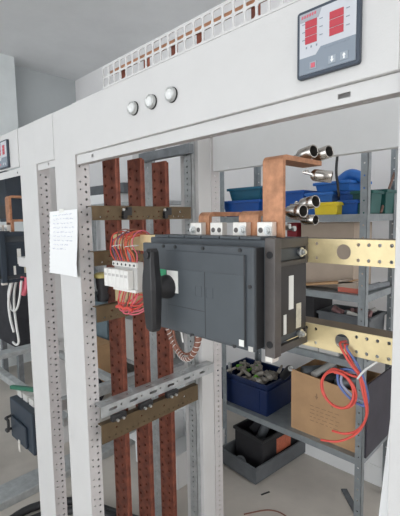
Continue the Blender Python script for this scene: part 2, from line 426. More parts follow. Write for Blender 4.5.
# copper connectors: rise behind the terminal, bend, run back
def connector(x0,x1,zt,y1,label,group='copper connectors on the breaker'):
    t=.0105; y0=.6690; m=MB()
    path=[(y0,1.6120)]; r=.014
    outer=[(y0,1.6120),(y0,zt-r)]+[(y0+r-r*math.cos(R(a)),zt-r+r*math.sin(R(a))) for a in (22,45,68)]+[(y0+r,zt),(y1,zt)]
    inner=[(y1,zt-t),(y0+r,zt-t)]+[(y0+r-(r-t)*math.cos(R(a)),zt-r+(r-t)*math.sin(R(a))) for a in (68,45,22)]+[(y0+t,zt-r),(y0+t,1.6120)]
    pts=[(x0,y,z) for y,z in outer+inner]
    m.poly(pts,(1,0,0),x1-x0)
    return tag(m.build('copper_connector',M['copper'],None,.0008),label,'busbar',group)
c1=connector(-.668,-.634,1.668,.93,'short bent copper bar on the leftmost terminal of the central breaker')
c2=connector(-.545,-.493,1.667,.86,'short bent copper bar beside the tall copper bar of the central breaker')
c3=connector(-.482,-.434,1.775,.825,'tall bent copper bar rising high above the central breaker')
c4=c3.copy(); C.objects.link(c4); c4.location=c3.location+V((-1.435,0,0)); c4['label']='tall bent copper bar of the neighbouring cabinet at the left edge'
c5=c2.copy(); C.objects.link(c5); c5.location=c2.location+V((-1.36,0,0)); c5['label']='low bent copper bar of the neighbouring cabinet at the left edge'

# cable lugs
def lug(open_,base,palm_dir,label,r=.0115):
    a=V(open_); b=V(base); d=(a-b).normalized()
    t=thing('cable_lug',label,'cable lug',tuple(b),'metal cable lugs on the copper bars')
    L=(a-b).length
    m=MB().lathe(b,d,[(0,r*.6),(L*.12,r*.95),(L*.25,r),(L,r),(L,r*.86),(L*.985,r*.84)],24,False)
    m.build('barrel',M['chrome'],t)
    MB().lathe(b,d,[(L*.985,r*.84),(L*.2,r*.82),(L*.2,.0004)],24,False).build('bore',M['bore'],t,0,'bore coloured dark for its inner shade')
    p=V(palm_dir); s=d.cross(V((0,0,1))); s=s.normalized()*r*.95; up=s.cross(d).normalized()*.0022
    e=b+p; c=b+d*L*.2
    vs=[c+s*.9+up,c-s*.9+up,e-s+up,e+s+up]; vs2=[v-up*2 for v in vs]
    MB().add(vs+vs2,[(0,1,2,3),(7,6,5,4),(0,4,5,1),(1,5,6,2),(2,6,7,3),(3,7,4,0)]).build('palm',M['chrome'],t,.0008)
    hexbolt(MB(),e*.6+b*.4+up.normalized()*.002,up,.0045,.004).build('lug_bolt',M['chrome'],t)
    return t
lug((-.4355,.792,1.7935),(-.478,.803,1.7890),(-.008,.004,-.001),'open-ended metal lug on top of the tall copper bar, nearer one',.0140)
lug((-.415,.822,1.793),(-.457,.832,1.7885),(-.006,.004,-.001),'open-ended metal lug on top of the tall copper bar, farther one',.0140)
lug((-.405,.815,1.737),(-.446,.800,1.7445),(-.016,-.006,.006),'metal lug hanging under the end of the tall copper bar',.0130)
lug((-.4285,.790,1.6855),(-.471,.800,1.679),(-.03,.02,.002),'topmost of the three metal lugs right of the tall copper bar',.0140)
lug((-.441,.760,1.6650),(-.488,.772,1.6645),(-.02,.01,.002),'middle of the three metal lugs right of the tall copper bar',.0140)
lug((-.434,.800,1.6455),(-.472,.806,1.6465),(-.03,.008,.004),'lowest of the three metal lugs right of the tall copper bar',.0115)
m=MB(); 
for y,z in ((.715,1.6335),(.735,1.628)): m.cyl((-.49,y,z),(-.452,y,z),.0035,n=8); m.cyl((-.4515,y,z),(-.446,y,z),.006,n=6)
m.cyl((-.482,.7105,1.612),(-.482,.7105,1.66),.004,n=8); m.cyl((-.482,.735,1.612),(-.482,.735,1.66),.004,n=8)
tag(m.build('stud_bolt',M['bolt'],None),'zinc stud bolts sticking out right of the tall copper bar foot','bolt')

# ------------------------------------------------------------------ fuse terminal block and wiring
fb=thing('terminal_block','white row of six fuse terminals left of the central switch','terminal block',(-1.05,.72,1.43))
x0=-1.150; w=(.138)/6
for i in range(6):
    m=MB().box(x0+i*w+.0006,x0+(i+1)*w-.0006,.700,.722,1.437,1.4975)
    o=m.build('fuse_module',M['term'],fb,.0025)
    B(x0+i*w+.004,x0+(i+1)*w-.004,.6992,.7003,1.474,1.482).build('marker',M['termg'],o)
B(x0+.0305,-1.006+.012,.722,.748,1.4265,1.522).build('rear_housing',M['termg'],fb,.002)
m=MB()
for i in range(6): m.box(x0+.032+i*w*.98,x0+.032+i*w*.98+w*.82,.714,.7225,1.506,1.521)
m.build('upper_entry',M['term'],fb,.001)
m=MB().box(x0+.032,-.994,.714,.7225,1.4265,1.436); m.build('lower_entry',M['term'],fb,.001)
m=MB()
for i in range(6): m.cyl((x0+.041+i*w*.98,.7142,1.5130),(x0+.041+i*w*.98,.7132,1.5130),.0042,n=8)
m.build('screw_hole',M['black'],fb)
B(x0-.005,-.97,.7485,.7545,1.455,1.490).build('din_rail',M['bolt'],fb,.001)
# hanger tying the rail to the brass bar
B(-1.09,-1.07,.7553,.7575,1.426,1.557).build('rail_bracket',M['galv'],fb)

wb=thing('wire_bundle','bundle of red, orange and purple wires arching above the white fuse block','wires',(-1.06,.73,1.52))
cols=['red','purple','orange','brownc','red','purple','red','orange','brownc','orange','red','purple','orange','red','orange','pink']
for i,c in enumerate(cols):
    f=i/(len(cols)-1)
    xa=-1.118+f*.120; mid=-1.085+ (0 if f<.5 else .055)
    xt=mid+(f-.25 if f<.5 else f-.75)*.10+random.uniform(-.006,.006)
    y=.718+random.uniform(-.004,.010)
    zt=1.606+random.uniform(-.012,.010)
    MB().tube([(xa,.7265,1.520),(xa-.004+random.uniform(-.006,.006),y,1.548),(xt+random.uniform(-.012,.012),y-.008,1.578),(xt,y+.004,zt),(xt+random.uniform(0,.018),.760,zt+.006),(xt+.012,.795,1.585),(xt+.02,.805,1.54)],.0022,7).build('wire',M[c],wb)
for x in (-1.088,-1.018): 
    MB().tube([(x+.026*math.cos(a),.722+.020*math.sin(a),1.572+.004*math.cos(a)) for a in [k*math.pi/6 for k in range(13)]],.0013,6,3).build('cable_tie',M['whitec'],wb,0,'white cable tie')
wl=thing('wire_loop','loose pink and red wire loops hanging under the white fuse block','wires',(-1.06,.73,1.36))
for i in range(9):
    xa=-1.105+.013*i; xe=-1.085+.008*i+random.uniform(-.01,.01); zb=1.368+random.uniform(-.012,.022)
    MB().tube([(xa,.732,1.4275),(xa+random.uniform(-.010,.006),.722,1.400),(xe,.715,zb),(xe+.04,.722,zb+.004),(xe+.075,.735,zb+.03),(-.985+.004*i,.742,1.418)],.0024,7).build('wire',M[['red','pink','red','pink','brownc'][i%5]],wl)
MB().tube([(-1.10+.022*k+.0,.713-.003*(k%2),1.370+.006*(k%2)) for k in range(5)],.0055,7).build('wrap',M['red'],wl)

# spiral wrapped cable loop under the breaker
sp=thing('spiral_wrapped_cable','brown cable loop with pale spiral wrapping hanging under the central switch','cable',(-.93,.85,1.2))
arc=[V((-.928+.074*math.cos(R(a)),.85+.01*math.sin(R(a*2)),1.285+.085*math.sin(R(a)))) for a in range(160,392,8)]
MB().tube(arc,.0085,8,2).build('cable',M['brownc'],sp)
hel=[]
for i in range(len(arc)*6-6):
    k=i//6; q=arc[k].lerp(arc[min(k+1,len(arc)-1)],(i%6)/6); t=(arc[min(k+1,len(arc)-1)]-arc[k]).normalized() if k<len(arc)-1 else V((0,0,1))
    u=t.orthogonal().normalized(); w=t.cross(u); a=i*.78; hel.append(q+.0092*(math.cos(a)*u+math.sin(a)*w))
MB().tube(hel,.0012,5,1).build('spiral_wrap',M['whitec'],sp,0,'pale spiral wrap')
arc2=[V((-.935+.055*math.cos(R(a)),.862,1.285+.075*math.sin(R(a)))) for a in range(150,400,10)]
MB().tube(arc2,.004,8,2).build('inner_cable',M['brownc'],sp)
MB().tube([(-.955,.845,1.36),(-.935,.845,1.30),(-.925,.846,1.255)],.0035,7).build('wire',M['whitec'],sp)
MB().tube([(-.998,.85,1.31),(-.995,.85,1.40)],.0085,8).build('cable',M['brownc'],sp)
MB().tube([(-.865,.85,1.328),(-.868,.85,1.41)],.0085,8).build('cable',M['brownc'],sp)

# ------------------------------------------------------------------ meter, lamps, paper
def meter(x0,z0,w,h,label):
    t=thing('panel_meter',label,'meter',(x0+w/2,YF-.003,z0))
    y=YF-.003
    def rr(a0,a1,b0,b1,rad,y0,th):
        L=[]
        for cx,cz,s in ((a1-rad,b1-rad,0),(a0+rad,b1-rad,90),(a0+rad,b0+rad,180),(a1-rad,b0+rad,270)):
            for q in (0,30,60,90): L.append((x0+cx*w+rad*w*0+rad*w*(math.cos(R(s+q))) , y0, z0+cz*h+rad*h*math.sin(R(s+q))))
        return MB().poly(L,(0,-1,0),th)
    rr(0,1,0,1,.045,y-.0002,.010).build('bezel',M['mframe'],t,.0015)
    P=lambda a,b,yy: (x0+a*w,yy,z0+(1-b)*h)
    yy=y-.0103
    MB().poly([P(a,b,yy) for a,b in ((.05,.05),(.95,.05),(.95,.95),(.05,.95))],(0,-1,0),.0006).build('face',M['mface'],t)
    MB().poly([P(a,b,yy-.0007) for a,b in ((.05,.70),(.33,.70),(.41,.605),(.95,.605),(.95,.95),(.05,.95))],(0,-1,0),.0005).build('key_band',M['mband'],t)
    MB().poly([P(a,b,yy-.0007) for a,b in ((.05,.05),(.42,.05),(.37,.17),(.05,.17))],(0,-1,0),.0005).build('header_band',M['mhead'],t)
    m=MB()                                         # small illegible red maker's lettering
    for i in range(6): m.poly([P(a,b,yy-.0013) for a,b in ((.085+.043*i,.125-.002*i),(.112+.043*i,.125-.002*i),(.120+.043*i,.085-.002*i),(.093+.043*i,.085-.002*i))],(0,-1,0),.0004)
    m.build('red_logo',M['ledbtn'],t)
    for a0,a1 in ((.15,.345),(.55,.765)):
        for k in range(3):
            b0=.175+.115*k
            MB().poly([P(a,b,yy-.0007) for a,b in ((a0,b0),(a1,b0),(a1,b0+.105),(a0,b0+.105))],(0,-1,0),.0009).build('digit_display',M['led'],t)
    m=MB()
    for k in range(3):                              # tick marks beside the displays
        b=.20+.115*k
        for a in (.095,.385,.80): m.poly([P(q,s,yy-.0007) for q,s in ((a,b),(a+.055,b),(a+.055,b+.012),(a,b+.012))],(0,-1,0),.0004)
    for a in (.16,.24,.33): m.poly([P(q,s,yy-.0007) for q,s in ((a,.545),(a+.022,.545),(a+.022,.575),(a,.575))],(0,-1,0),.0004)
    for k in range(7): m.poly([P(q,s,yy-.0013) for q,s in ((.46+.06*k,.635),(.50+.06*k,.635),(.50+.06*k,.650),(.46+.06*k,.650))],(0,-1,0),.0004)
    m.build('tick_marks',M['mband'],t)
    for a,b,c in ((.29,.845,'ledbtn'),(.60,.845,'mkey'),(.785,.845,'mkey')):
        k=MB().poly([P(q,s,yy-.0013) for q,s in ((a-.058,b-.055),(a+.058,b-.055),(a+.058,b+.055),(a-.058,b+.055))],(0,-1,0),.0008).build('key',M['mkey'],t)
        if c=='ledbtn': MB().poly([P(q,s,yy-.0022) for q,s in ((a-.034,b-.034),(a+.034,b-.034),(a+.034,b+.034),(a-.034,b+.034))],(0,-1,0),.0005).build('red_square',M['ledbtn'],k)
        else:
            s=1 if a<.7 else -1
            MB().poly([P(a+q,b+s*r_,yy-.0022) for q,r_ in ((-.011,-.042),(.011,-.042),(.011,.002),(.028,.002),(0,.042),(-.028,.002),(-.011,.002))],(0,-1,0),.0005).build('arrow',M['paper'],k)
    return t
meter(-.3845,1.891,.1105,.1115,'square digital meter with red displays on the main white fascia, top right')
meter(-1.874,1.885,.1105,.117,'square digital meter on the left cabinet fascia, cut by the left edge')

for k,x in enumerate((-.877,-.801,-.725)):
    t=thing('pilot_lamp',('leftmost','middle','rightmost')[k]+' of the three round metal-rimmed lamps on the white fascia','pilot lamp',(x,YF-.003,1.946),'round pilot lamps on the fascia')
    MB().lathe((x,YF-.0032,1.946),(0,-1,0),[(0,.0178),(.0030,.0178),(.0035,.016)],28).build('gasket',M['rubber'],t)
    MB().lathe((x,YF-.0066,1.946),(0,-1,0),[(0,.0165),(.0085,.0165),(.0100,.0155),(.0100,.0128),(.0075,.0122)],28,False).build('bezel_ring',M['bolt'],t)
    MB().lathe((x,YF-.0068,1.946),(0,-1,0),[(0,.0120),(.0080,.0120),(.0088,.0110),(.0088,.0085),(.0078,.0080),(.0078,.0004)],28).build('lens',M['lens'],t)

# handwritten note
pn=thing('paper_note','white handwritten notepad sheet with torn spiral edge hanging on the post','paper',(-1.31,YF-.004,1.465))
def pp(a,b):      # a,b in 0..1 over the sheet, with a gentle curl at the lower right
    x=-1.414+.207*a+ (-.028)*(1-b)*(1-a) +.012*a*math.sin(math.pi*min(1,1.25*(1-b)))
    y=YF-.0045-.010*(a**3)*(1-b)-.006*math.sin(math.pi*b)*a
    z=1.463+.226*b+.004*a
    return V((x,y,z))
m=MB(); na,nb=14,30; vs=[]; 
for j in range(nb+1):
    for i in range(na+1):
        a=i/na
        if i==0 and (j%2): a=.03
        vs.append(pp(a,j/nb))
fs=[(j*(na+1)+i,j*(na+1)+i+1,(j+1)*(na+1)+i+1,(j+1)*(na+1)+i) for j in range(nb) for i in range(na)]
n0=len(vs); vs2=[v+V((0,-.0004,0)) for v in vs]
m.add(vs+vs2,fs+[tuple(n0+i for i in reversed(f)) for f in fs],True); m.build('sheet',M['paper'],pn)
m=MB(); m2=MB()
for k in range(9):
    b=.935-.066*k; a=.14+random.uniform(0,.03); end=(.86,.88,.84,.90,.86,.88,.84,.72,.62)[k]
    while a<end:
        L=random.uniform(.05,.13); pts=[]
        q=a
        while q<min(a+L,end): pts.append(pp(q,b+random.uniform(-.010,.012))+V((0,-.0009,0))); q+=.014
        if len(pts)>2: (m2 if k==0 and a<.3 else m).tube(pts,.0008,4,2)
        a+=L+random.uniform(.03,.05)
m.build('handwriting',M['ink'],pn); m2.build('heading',M['inkteal'],pn)
B(-1.335,-1.30,YF-.0052,YF-.0042,1.682,1.697).build('tape',M['lblw'],pn)

# ------------------------------------------------------------------ neighbouring cabinet
c2_=thing('switchgear_cabinet','second white switchgear cabinet at the left edge beside the first one','cabinet',(-2.2,1.0,0))
post(c2_,-1.673,-1.516,1,2.03)
post(c2_,-2.85,-2.70,-1,2.03)
B(-2.698,-1.675,YF-.003,YF+.002,1.880,2.03).build('fascia',M['white'],c2_,.002)
MB().plate((-2.698,YF+.008,1.846),(1,0,0),(0,0,1),1.023,.030,.002,[('r',.975,.985,.010,.018,.001)]).build('header_channel',M['white'],c2_)
B(-2.85,-2.72,1.222,1.35,0,2.03).build('rear_post',M['white'],c2_,.002)
B(-1.69,-1.60,1.222,1.30,0,2.03).build('rear_post',M['white'],c2_,.002)
B(-2.719,-1.691,1.23,1.27,.68,.72).build('rear_crossrail',M['galv'],c2_,.002)
B(-1.70,-1.66,.702,1.221,.80,.85).build('side_rail',M['galv'],c2_,.002)
B(-2.70,-1.70,.790,.83,.70,.74).build('front_crossrail',M['galv'],c2_,.002)
B(-2.719,-2.62,.60+.12,1.221,.79,.82).build('side_rail',M['galv'],c2_,.002)
B(-1.785,-1.674,.662,.69,1.462,1.503).build('hinge_block',M['white'],c2_,.003,'small white block on the post')
# lower device of the neighbouring cabinet
ld=thing('moulded_case_breaker','dark blue-grey breaker box mounted low in the left cabinet','breaker',(-2.02,.78,.45))
B(-2.125,-1.84,.70,.789,.535,.745).build('body',M['slatedk'],ld,.006)
B(-2.10,-1.84,.789,.80,.60,.735).build('mount',M['galvdk'],ld)
B(-2.09,-1.90,.687,.70,.55,.66).build('front_cover',M['slatedk'],ld,.004)
m=MB().tube([(-2.085,.69,.66),(-2.085,.662,.655),(-2.05,.662,.655),(-2.05,.66,.60),(-2.085,.662,.595),(-2.085,.69,.59)],.007,8,3); m.build('handle',M['black'],ld)
B(-1.99,-1.97,.682,.688,.51,.57).build('lever',M['tin'],ld,.002)
m=MB()
for i in range(4): m.box(-2.11+.075*i,-2.055+.075*i,.735,.782,.745,.780)
m.build('terminal_row',M['carton'],ld,.003)
tag(MB().box(-2.16,-1.72,.715,.735,.825,.845,rot=(0,R(-14),0)).build('green_bar',M['greendk'],None,.003),'green plastic bar lying across the lower left breaker box','bar')
t=thing('relay_box','dark box hanging in the upper corner of the left cabinet behind its copper bar','box',(-2.63,.95,1.65))
B(-2.69,-2.55,.90,1.0,1.66,1.97).build('case',M['slatedk'],t,.004); B(-2.685,-2.555,.894,.8995,1.68,1.76).build('cover',M['black'],t,.002)
# white cables in the neighbouring cabinet
def cable(pts,r,mt,label,cat='cable',group=None,n=9):
    return tag(MB().tube(pts,r,n).build('cable',M[mt],None),label,cat,group)
cable([(-1.90,.70,1.41),(-1.93,.69,1.33),(-1.945,.69,1.24),(-1.93,.69,1.15),(-1.915,.69,1.09),(-1.945,.69,1.065),(-2.02,.70,1.06)],.0055,'whitec','white cable dropping in a long S below the left cabinet switch')
cable([(-1.90,.675,1.405),(-1.925,.66,1.32),(-1.88,.655,1.255),(-1.82,.655,1.265),(-1.79,.66,1.32),(-1.795,.675,1.395)],.005,'whitec','white cable hanging in a U-shaped loop below the left cabinet switch')
cable([(-1.86,.665,1.405),(-1.865,.64,1.31),(-1.85,.635,1.23),(-1.815,.635,1.165)],.0055,'whitec','short white cable hanging free with a cut end below the left cabinet switch')
cable([(-1.85,.70,1.405),(-1.84,.69,1.35),(-1.815,.69,1.33),(-1.79,.69,1.36),(-1.80,.70,1.405)],.010,'pink','small pink wire loop under the left cabinet switch','wires')

# ------------------------------------------------------------------ red and blue cable coil
def coil(cx,y,cz,rx,rz,turns,dr):
    pts=[]
    for i in range(int(turns*16)):
        a=i/16*2*math.pi+1.0; k=i/16
        pts.append((cx+(rx+dr*math.sin(k*2.1))*math.cos(a),y-.004*k+.003*math.sin(a*1.5),cz+(rz+dr*math.cos(k*1.7))*math.sin(a)))
    return pts
rc=thing('red_cable_coil','coil of red cable with a zip tie hanging from the lower brass bar hole','cable',(-.34,.735,1.2))
pts=coil(-.3455,.738,1.306,.0345,.0375,2.2,.0022)
MB().tube([(-.345,.765,1.398),(-.345,.738,1.399),(-.325,.732,1.372),(-.303,.734,1.343)]+pts[2:],.0026,8,3).build('coil',M['red'],rc)
MB().tube([(-.335,.76,1.393),(-.337,.742,1.396),(-.318,.738,1.365),(-.301,.736,1.344),(-.290,.734,1.31),(-.288,.736,1.27),(-.305,.737,1.235),(-.33,.736,1.218),(-.357,.735,1.214)],.0024,8).build('tail',M['red'],rc)
MB().tube([(-.303,.733,1.346),(-.293,.731,1.31),(-.287,.732,1.28),(-.294,.734,1.25),(-.312,.734,1.222),(-.345,.735,1.196),(-.382,.736,1.184)],.0024,8).build('tail',M['red'],rc)
MB().tube([(-.304,.728,1.342),(-.295,.726,1.356),(-.286,.73,1.367),(-.272,.738,1.380)],.0022,6).build('zip_tie',M['whitec'],rc,0,'white zip tie')
bc=thing('blue_cable_coil','loops of blue and grey cable tied together with the red coil','cable',(-.33,.745,1.28))
MB().tube([(-.300,.741,1.343),(-.322,.746,1.349),(-.350,.748,1.340),(-.352,.748,1.315),(-.338,.748,1.297),(-.317,.747,1.285),(-.297,.745,1.283)],.0027,8).build('loop',M['bluec'],bc)
MB().tube([(-.300,.743,1.340),(-.318,.750,1.343),(-.344,.752,1.334),(-.347,.752,1.312),(-.333,.752,1.300),(-.315,.751,1.291),(-.294,.749,1.290)],.0027,8).build('loop',mat('grey_blue_cable',(.30,.32,.42),.5),bc)
MB().tube([(-.301,.739,1.347),(-.294,.740,1.325),(-.290,.742,1.30),(-.296,.742,1.285)],.0040,8).build('loop',M['bluec'],bc)
MB().tube([(-.338,.76,1.393),(-.331,.740,1.392),(-.312,.742,1.366),(-.301,.740,1.346)],.0024,8).build('lead',M['bluec'],bc)

# pale strip leaning behind the right post
tag(MB().add([V(p) for p in ((-.254,.790,1.374),(-.170,.790,1.374),(-.235,.770,.0),(-.355,.770,.0),(-.254,.794,1.374),(-.170,.794,1.374),(-.235,.774,.0),(-.355,.774,.0))],[(0,1,2,3),(7,6,5,4),(0,4,5,1),(1,5,6,2),(2,6,7,3),(3,7,4,0)]).build('cover_strip',M['paper'],None),'white cover strip standing behind the right post of the main cabinet','strip')

# ------------------------------------------------------------------ storage rack behind
rk=thing('storage_rack','grey metal storage rack with four shelves behind the main cabinet','rack',(-1.25,2.14,0))
RX0,RX1,RY0,RY1=-1.735,-.78,1.94,2.34
for x,s in ((RX0,1),(RX1,-1)):
    for y,q in ((RY0,1),(RY1,-1)):
        m=MB(); a,b=sorted((x,x+s*.036)); m.plate((a,y if q>0 else y,0),(1,0,0),(0,0,1),.036,2.3,-.002*q,[('c',.018,.05+.06*i,.0045,8) for i in range(37)])
        a,b=sorted((x,x+s*.002)); c,d=sorted((y,y+q*.036)); m.box(a,b,c,d,0,2.3)
        m.build('upright',M['rackgrey'] ,rk)
for zt in (1.665,1.257,.910,.398):
    m=MB().box(RX0+.003,RX1-.003,RY0+.003,RY1-.003,zt-.004,zt)
    for y in (RY0+.003,RY1-.005): m.box(RX0+.003,RX1-.003,y,y+.002,zt-.036,zt-.004)
    for x in (RX0+.003,RX1-.005): m.box(x,x+.002,RY0+.005,RY1-.005,zt-.036,zt-.004)
    m.build('shelf',M['rackgrey'],rk)

def bin_box(name,mt,x,y,z,w,d,h,label,cat,rotz=0,taper=.86,group=None,tilt=0,rim=True,bevel=.004):
    """open plastic container with tapering walls and a rim"""
    t=.004; m=MB()
    o=[V((sx*w/2,sy*d/2,h)) for sx,sy in ((-1,-1),(1,-1),(1,1),(-1,1))]; u=[V((sx*w/2*taper,sy*d/2*taper,0)) for sx,sy in ((-1,-1),(1,-1),(1,1),(-1,1))]
    oi=[V((sx*(w/2-t),sy*(d/2-t),h)) for sx,sy in ((-1,-1),(1,-1),(1,1),(-1,1))]; ui=[V((sx*(w/2*taper-t),sy*(d/2*taper-t),t)) for sx,sy in ((-1,-1),(1,-1),(1,1),(-1,1))]
    vs=u+o+oi+ui
    fs=[(3,2,1,0)]+[(i,(i+1)%4,4+(i+1)%4,4+i) for i in range(4)]+[(4+i,4+(i+1)%4,8+(i+1)%4,8+i) for i in range(4)]+[(8+i,8+(i+1)%4,12+(i+1)%4,12+i) for i in range(4)]+[(12,13,14,15)]
    m.add(vs,fs)
    if rim:
        e=.008
        for a0,a1,b0,b1 in ((-w/2-e,w/2+e,-d/2-e,-d/2),(-w/2-e,w/2+e,d/2,d/2+e),(-w/2-e,-w/2,-d/2,d/2),(w/2,w/2+e,-d/2,d/2)): m.box(a0,a1,b0,b1,h-.018,h-.002)
    m.xf(Matrix.Translation((x,y,z))@Matrix.Rotation(rotz,4,'Z')@Matrix.Rotation(tilt,4,'X'))
    return tag(m.build(name,M[mt],None,bevel),label,cat,group)
Z1=1.665
bin_box('storage_bin','bluebin',-1.60,2.10,Z1,.30,.24,.105,'blue plastic bin on the top shelf directly under the teal bin','bin')
bin_box('storage_bin','teal',-1.585,2.10,Z1+.106,.26,.20,.080,'teal plastic bin stacked on a blue bin, left of the tall copper bar','bin')
bin_box('storage_bin','bluebin',-1.287,2.14,Z1,.22,.22,.145,'dark blue bin just right of the tall copper bar','bin')
bin_box('storage_bin','bluebin2',-1.085,2.10,Z1,.15,.16,.125,'mid blue bin behind the yellow bin, lower one','bin',R(5))
bin_box('storage_bin','bluebin2',-1.015,2.165,Z1+.128,.22,.20,.055,'shallow blue bin on top of the stack behind the yellow bin','bin',R(-8),.9)
bin_box('storage_bin','bluebin',-.935,2.165,Z1,.105,.20,.126,'blue bin right of the yellow bin, under the shallow bin','bin',R(3))
bin_box('storage_bin','bluebin',-.91,2.06,Z1,.105,.10,.075,'small low blue bin between the yellow bin and the rack upright','bin',R(-4))
m=MB(); m.tube([(-1.0,2.12,Z1+.186),(-.95,2.12,Z1+.215),(-.90,2.12,Z1+.20),(-.875,2.12,Z1+.186)],.030,10); tag(m.build('blue_bag',M['bluebin2'],None),'blue rolled plastic bag lying on the shallow blue bin','bag')
bin_box('storage_bin','yellow',-1.005,2.0,Z1,.130,.10,.066,'small yellow bin at the front of the top shelf','bin',R(2),.92)
bin_box('storage_bin','dkgreen',-.830,2.255,Z1,.10,.15,.13,'dark green bin at the right end of the top shelf, farther back','bin')
bin_box('storage_bin','dkgreen',-.842,2.09,Z1,.10,.14,.12,'dark green bin at the right end of the top shelf, nearest the upright','bin')
tag(MB().cyl((-.800,2.165,Z1+.0065),(-.790,2.325,Z1+.225),.007,n=8).build('stick',M['wood'],None),'brown stick leaning at the right end of the top shelf','stick')
cable([(-.975,2.03,2.03),(-.985,2.03,1.90),(-.975,2.03,1.82),(-.968,2.03,1.76)],.007,'blackc','black cable hanging down in front of the blue bins')

def carton(name,mt,x0,x1,y0,y1,z0,z1,label,cat='box',rot=None,parts=True,flap=True):
    t=thing(name,label,cat,((x0+x1)/2,(y0+y1)/2,z0))
    m=MB(); w=.005
    m.box(x0,x1,y0,y1,z0,z0+w); m.box(x0,x1,y0,y0+w,z0+w,z1); m.box(x0,x1,y1-w,y1,z0+w,z1); m.box(x0,x0+w,y0+w,y1-w,z0+w,z1); m.box(x1-w,x1,y0+w,y1-w,z0+w,z1)
    m.build('body',M[mt],t)
    return t
# shelf 2
Z2=1.257
cb=carton('cardboard_box','cardpale',-1.215,-.90,2.07,2.31,Z2,1.622,'tall pale cardboard box on the second shelf behind the upper brass bar')
B(-1.212,-.903,2.08,2.30,1.612,1.618).build('lid',M['cardpale'],cb)
tag(B(-1.20,-.86,1.985,2.06,Z2+.001,Z2+.012,rot=(0,R(-9),0),piv=(-1.20,2.0,Z2+.001)).build('cardboard_flap',M['card'],None,.001),'flat strip of cardboard tilted up in front of the pale box on the second shelf','cardboard')
sb_=thing('small_carton','small pale and red carton beside the rack upright on the second shelf','box',(-.885,1.985,Z2))
B(-.945,-.84,1.985,2.05,Z2+.026,Z2+.062).build('carton_top',M['cardpale'],sb_,.002); B(-.945,-.84,1.985,2.05,Z2+.0005,Z2+.026).build('red_band',M['redbox'],sb_,.002)
tag(B(-1.30,-1.235,2.05,2.12,Z2+.0005,1.625).build('red_box',M['darkred'],None,.003),'dark red upright case beside the tall pale cardboard box','case')
# metal tools at the right end
for k,(a,b,r_) in enumerate((((-.83,2.0,Z2+.018),(-.80,2.29,Z2+.018),.016),((-.862,2.07,Z2+.013),(-.846,2.30,Z2+.013),.011))):
    tag(MB().cyl(a,b,r_,n=14).build('metal_tube',M['galvdk'],None),('thick grey metal tube at the right end of the second shelf','thin grey metal tube at the right end of the second shelf')[k],'tube')
# shelf 3
Z3=.910
tag(B(-1.165,-1.045,1.965,2.10,Z3+.0005,Z3+.075).build('carton',M['carton'],None,.002),'light grey carton at the front of the third shelf, left one','box','grey cartons on the third shelf')
tag(B(-1.040,-.925,1.965,2.10,Z3+.0005,Z3+.070).build('carton',M['carton'],None,.002),'light grey carton at the front of the third shelf, right one','box','grey cartons on the third shelf')
bin_box('parts_crate','greybin',-.97,2.215,Z3,.30,.22,.20,'dark grey crate full of pinkish parts on the third shelf','crate',0,.95)
rnd=random.Random(3)
for i in range(14):
    x=-1.09+.24*rnd.random(); y=2.13+.16*rnd.random(); z=Z3+.165+.03*rnd.random(); a=rnd.random()*6
    o=MB().cyl((x-.03*math.cos(a),y-.03*math.sin(a),z),(x+.03*math.cos(a),y+.03*math.sin(a),z+.02),.013,n=10).build('plastic_part',M[('pinkstuff','carton','pinkstuff','galvdk')[i%4]],None)
    tag(o,'small pinkish or grey part heaped in the dark crate on the third shelf','part','parts heaped in the third shelf crate')
bin_box('storage_bin','blackm',-1.22,2.20,Z3,.17,.24,.30,'tall black bin on the third shelf, right of the breaker side','bin',0,.95)
tag(B(-.88,-.80,1.99,2.08,Z3+.0005,Z3+.10).build('dark_case',M['greybin'],None,.004),'dark case on the third shelf at the right rack upright','case')
# shelf 4
Z4=.398
cr=thing('storage_crate','navy blue crate full of grey fittings on the lowest rack shelf','crate',(-1.62,2.14,Z4))
m=MB(); x0,x1,y0,y1,z0,z1=-1.81,-1.40,1.985,2.30,Z4,.605; t=.006
m.box(x0,x1,y0,y1,z0,z0+t); m.box(x0,x1,y0,y0+t,z0+t,z1); m.box(x0,x1,y1-t,y1,z0+t,z1); m.box(x0,x0+t,y0+t,y1-t,z0+t,z1); m.box(x1-t,x1,y0+t,y1-t,z0+t,z1)
m.build('body',M['navy'],cr,.003)
for a,b in ((z1-.014,z1),(z1-.045,z1-.034)):
    m=MB()
    for q in ((x0-.010,x1+.010,y0-.010,y0),(x0-.010,x1+.010,y1,y1+.010),(x0-.010,x0,y0,y1),(x1,x1+.010,y0,y1)): m.box(q[0],q[1],q[2],q[3],a,b)
    m.build('rim',M['navy'],cr,.002)
m=MB()
for x in (x1-.06,x1-.003): m.box(x-.004,x+.004,y0-.006,y0,z0+.01,z1-.045)
m.build('rib',M['navy'],cr,.001)
rnd=random.Random(11)
for i in range(46):
    x=x0+.05+(x1-x0-.1)*rnd.random(); y=y0+.035+(y1-y0-.075)*rnd.random(); lay=i%2; z=.572+.026*lay+.014*rnd.random(); a=rnd.random()*math.pi; L=.018+.022*rnd.random(); r_=.010+.008*rnd.random(); dz=rnd.uniform(-.012,.02)
    g=i in (3,9,14,20,27)
    p0=V((x-L*math.cos(a),y-L*math.sin(a)*.8,z-dz)); p1=V((x+L*math.cos(a),y+L*math.sin(a)*.8,z+dz))
    mm=MB().lathe(p0,p1-p0,[(0,r_*.7),(.004,r_),((p1-p0).length*.55,r_),((p1-p0).length*.6,r_*.75),((p1-p0).length,r_*.7)],12)
    o=mm.build('pipe_fitting',M['gland' if g else 'greige'],None)
    tag(o,'lime green plastic fitting among the grey ones in the navy crate' if g else 'grey-beige plastic fitting heaped in the navy crate','fitting','green fittings in the navy crate' if g else 'grey fittings in the navy crate')
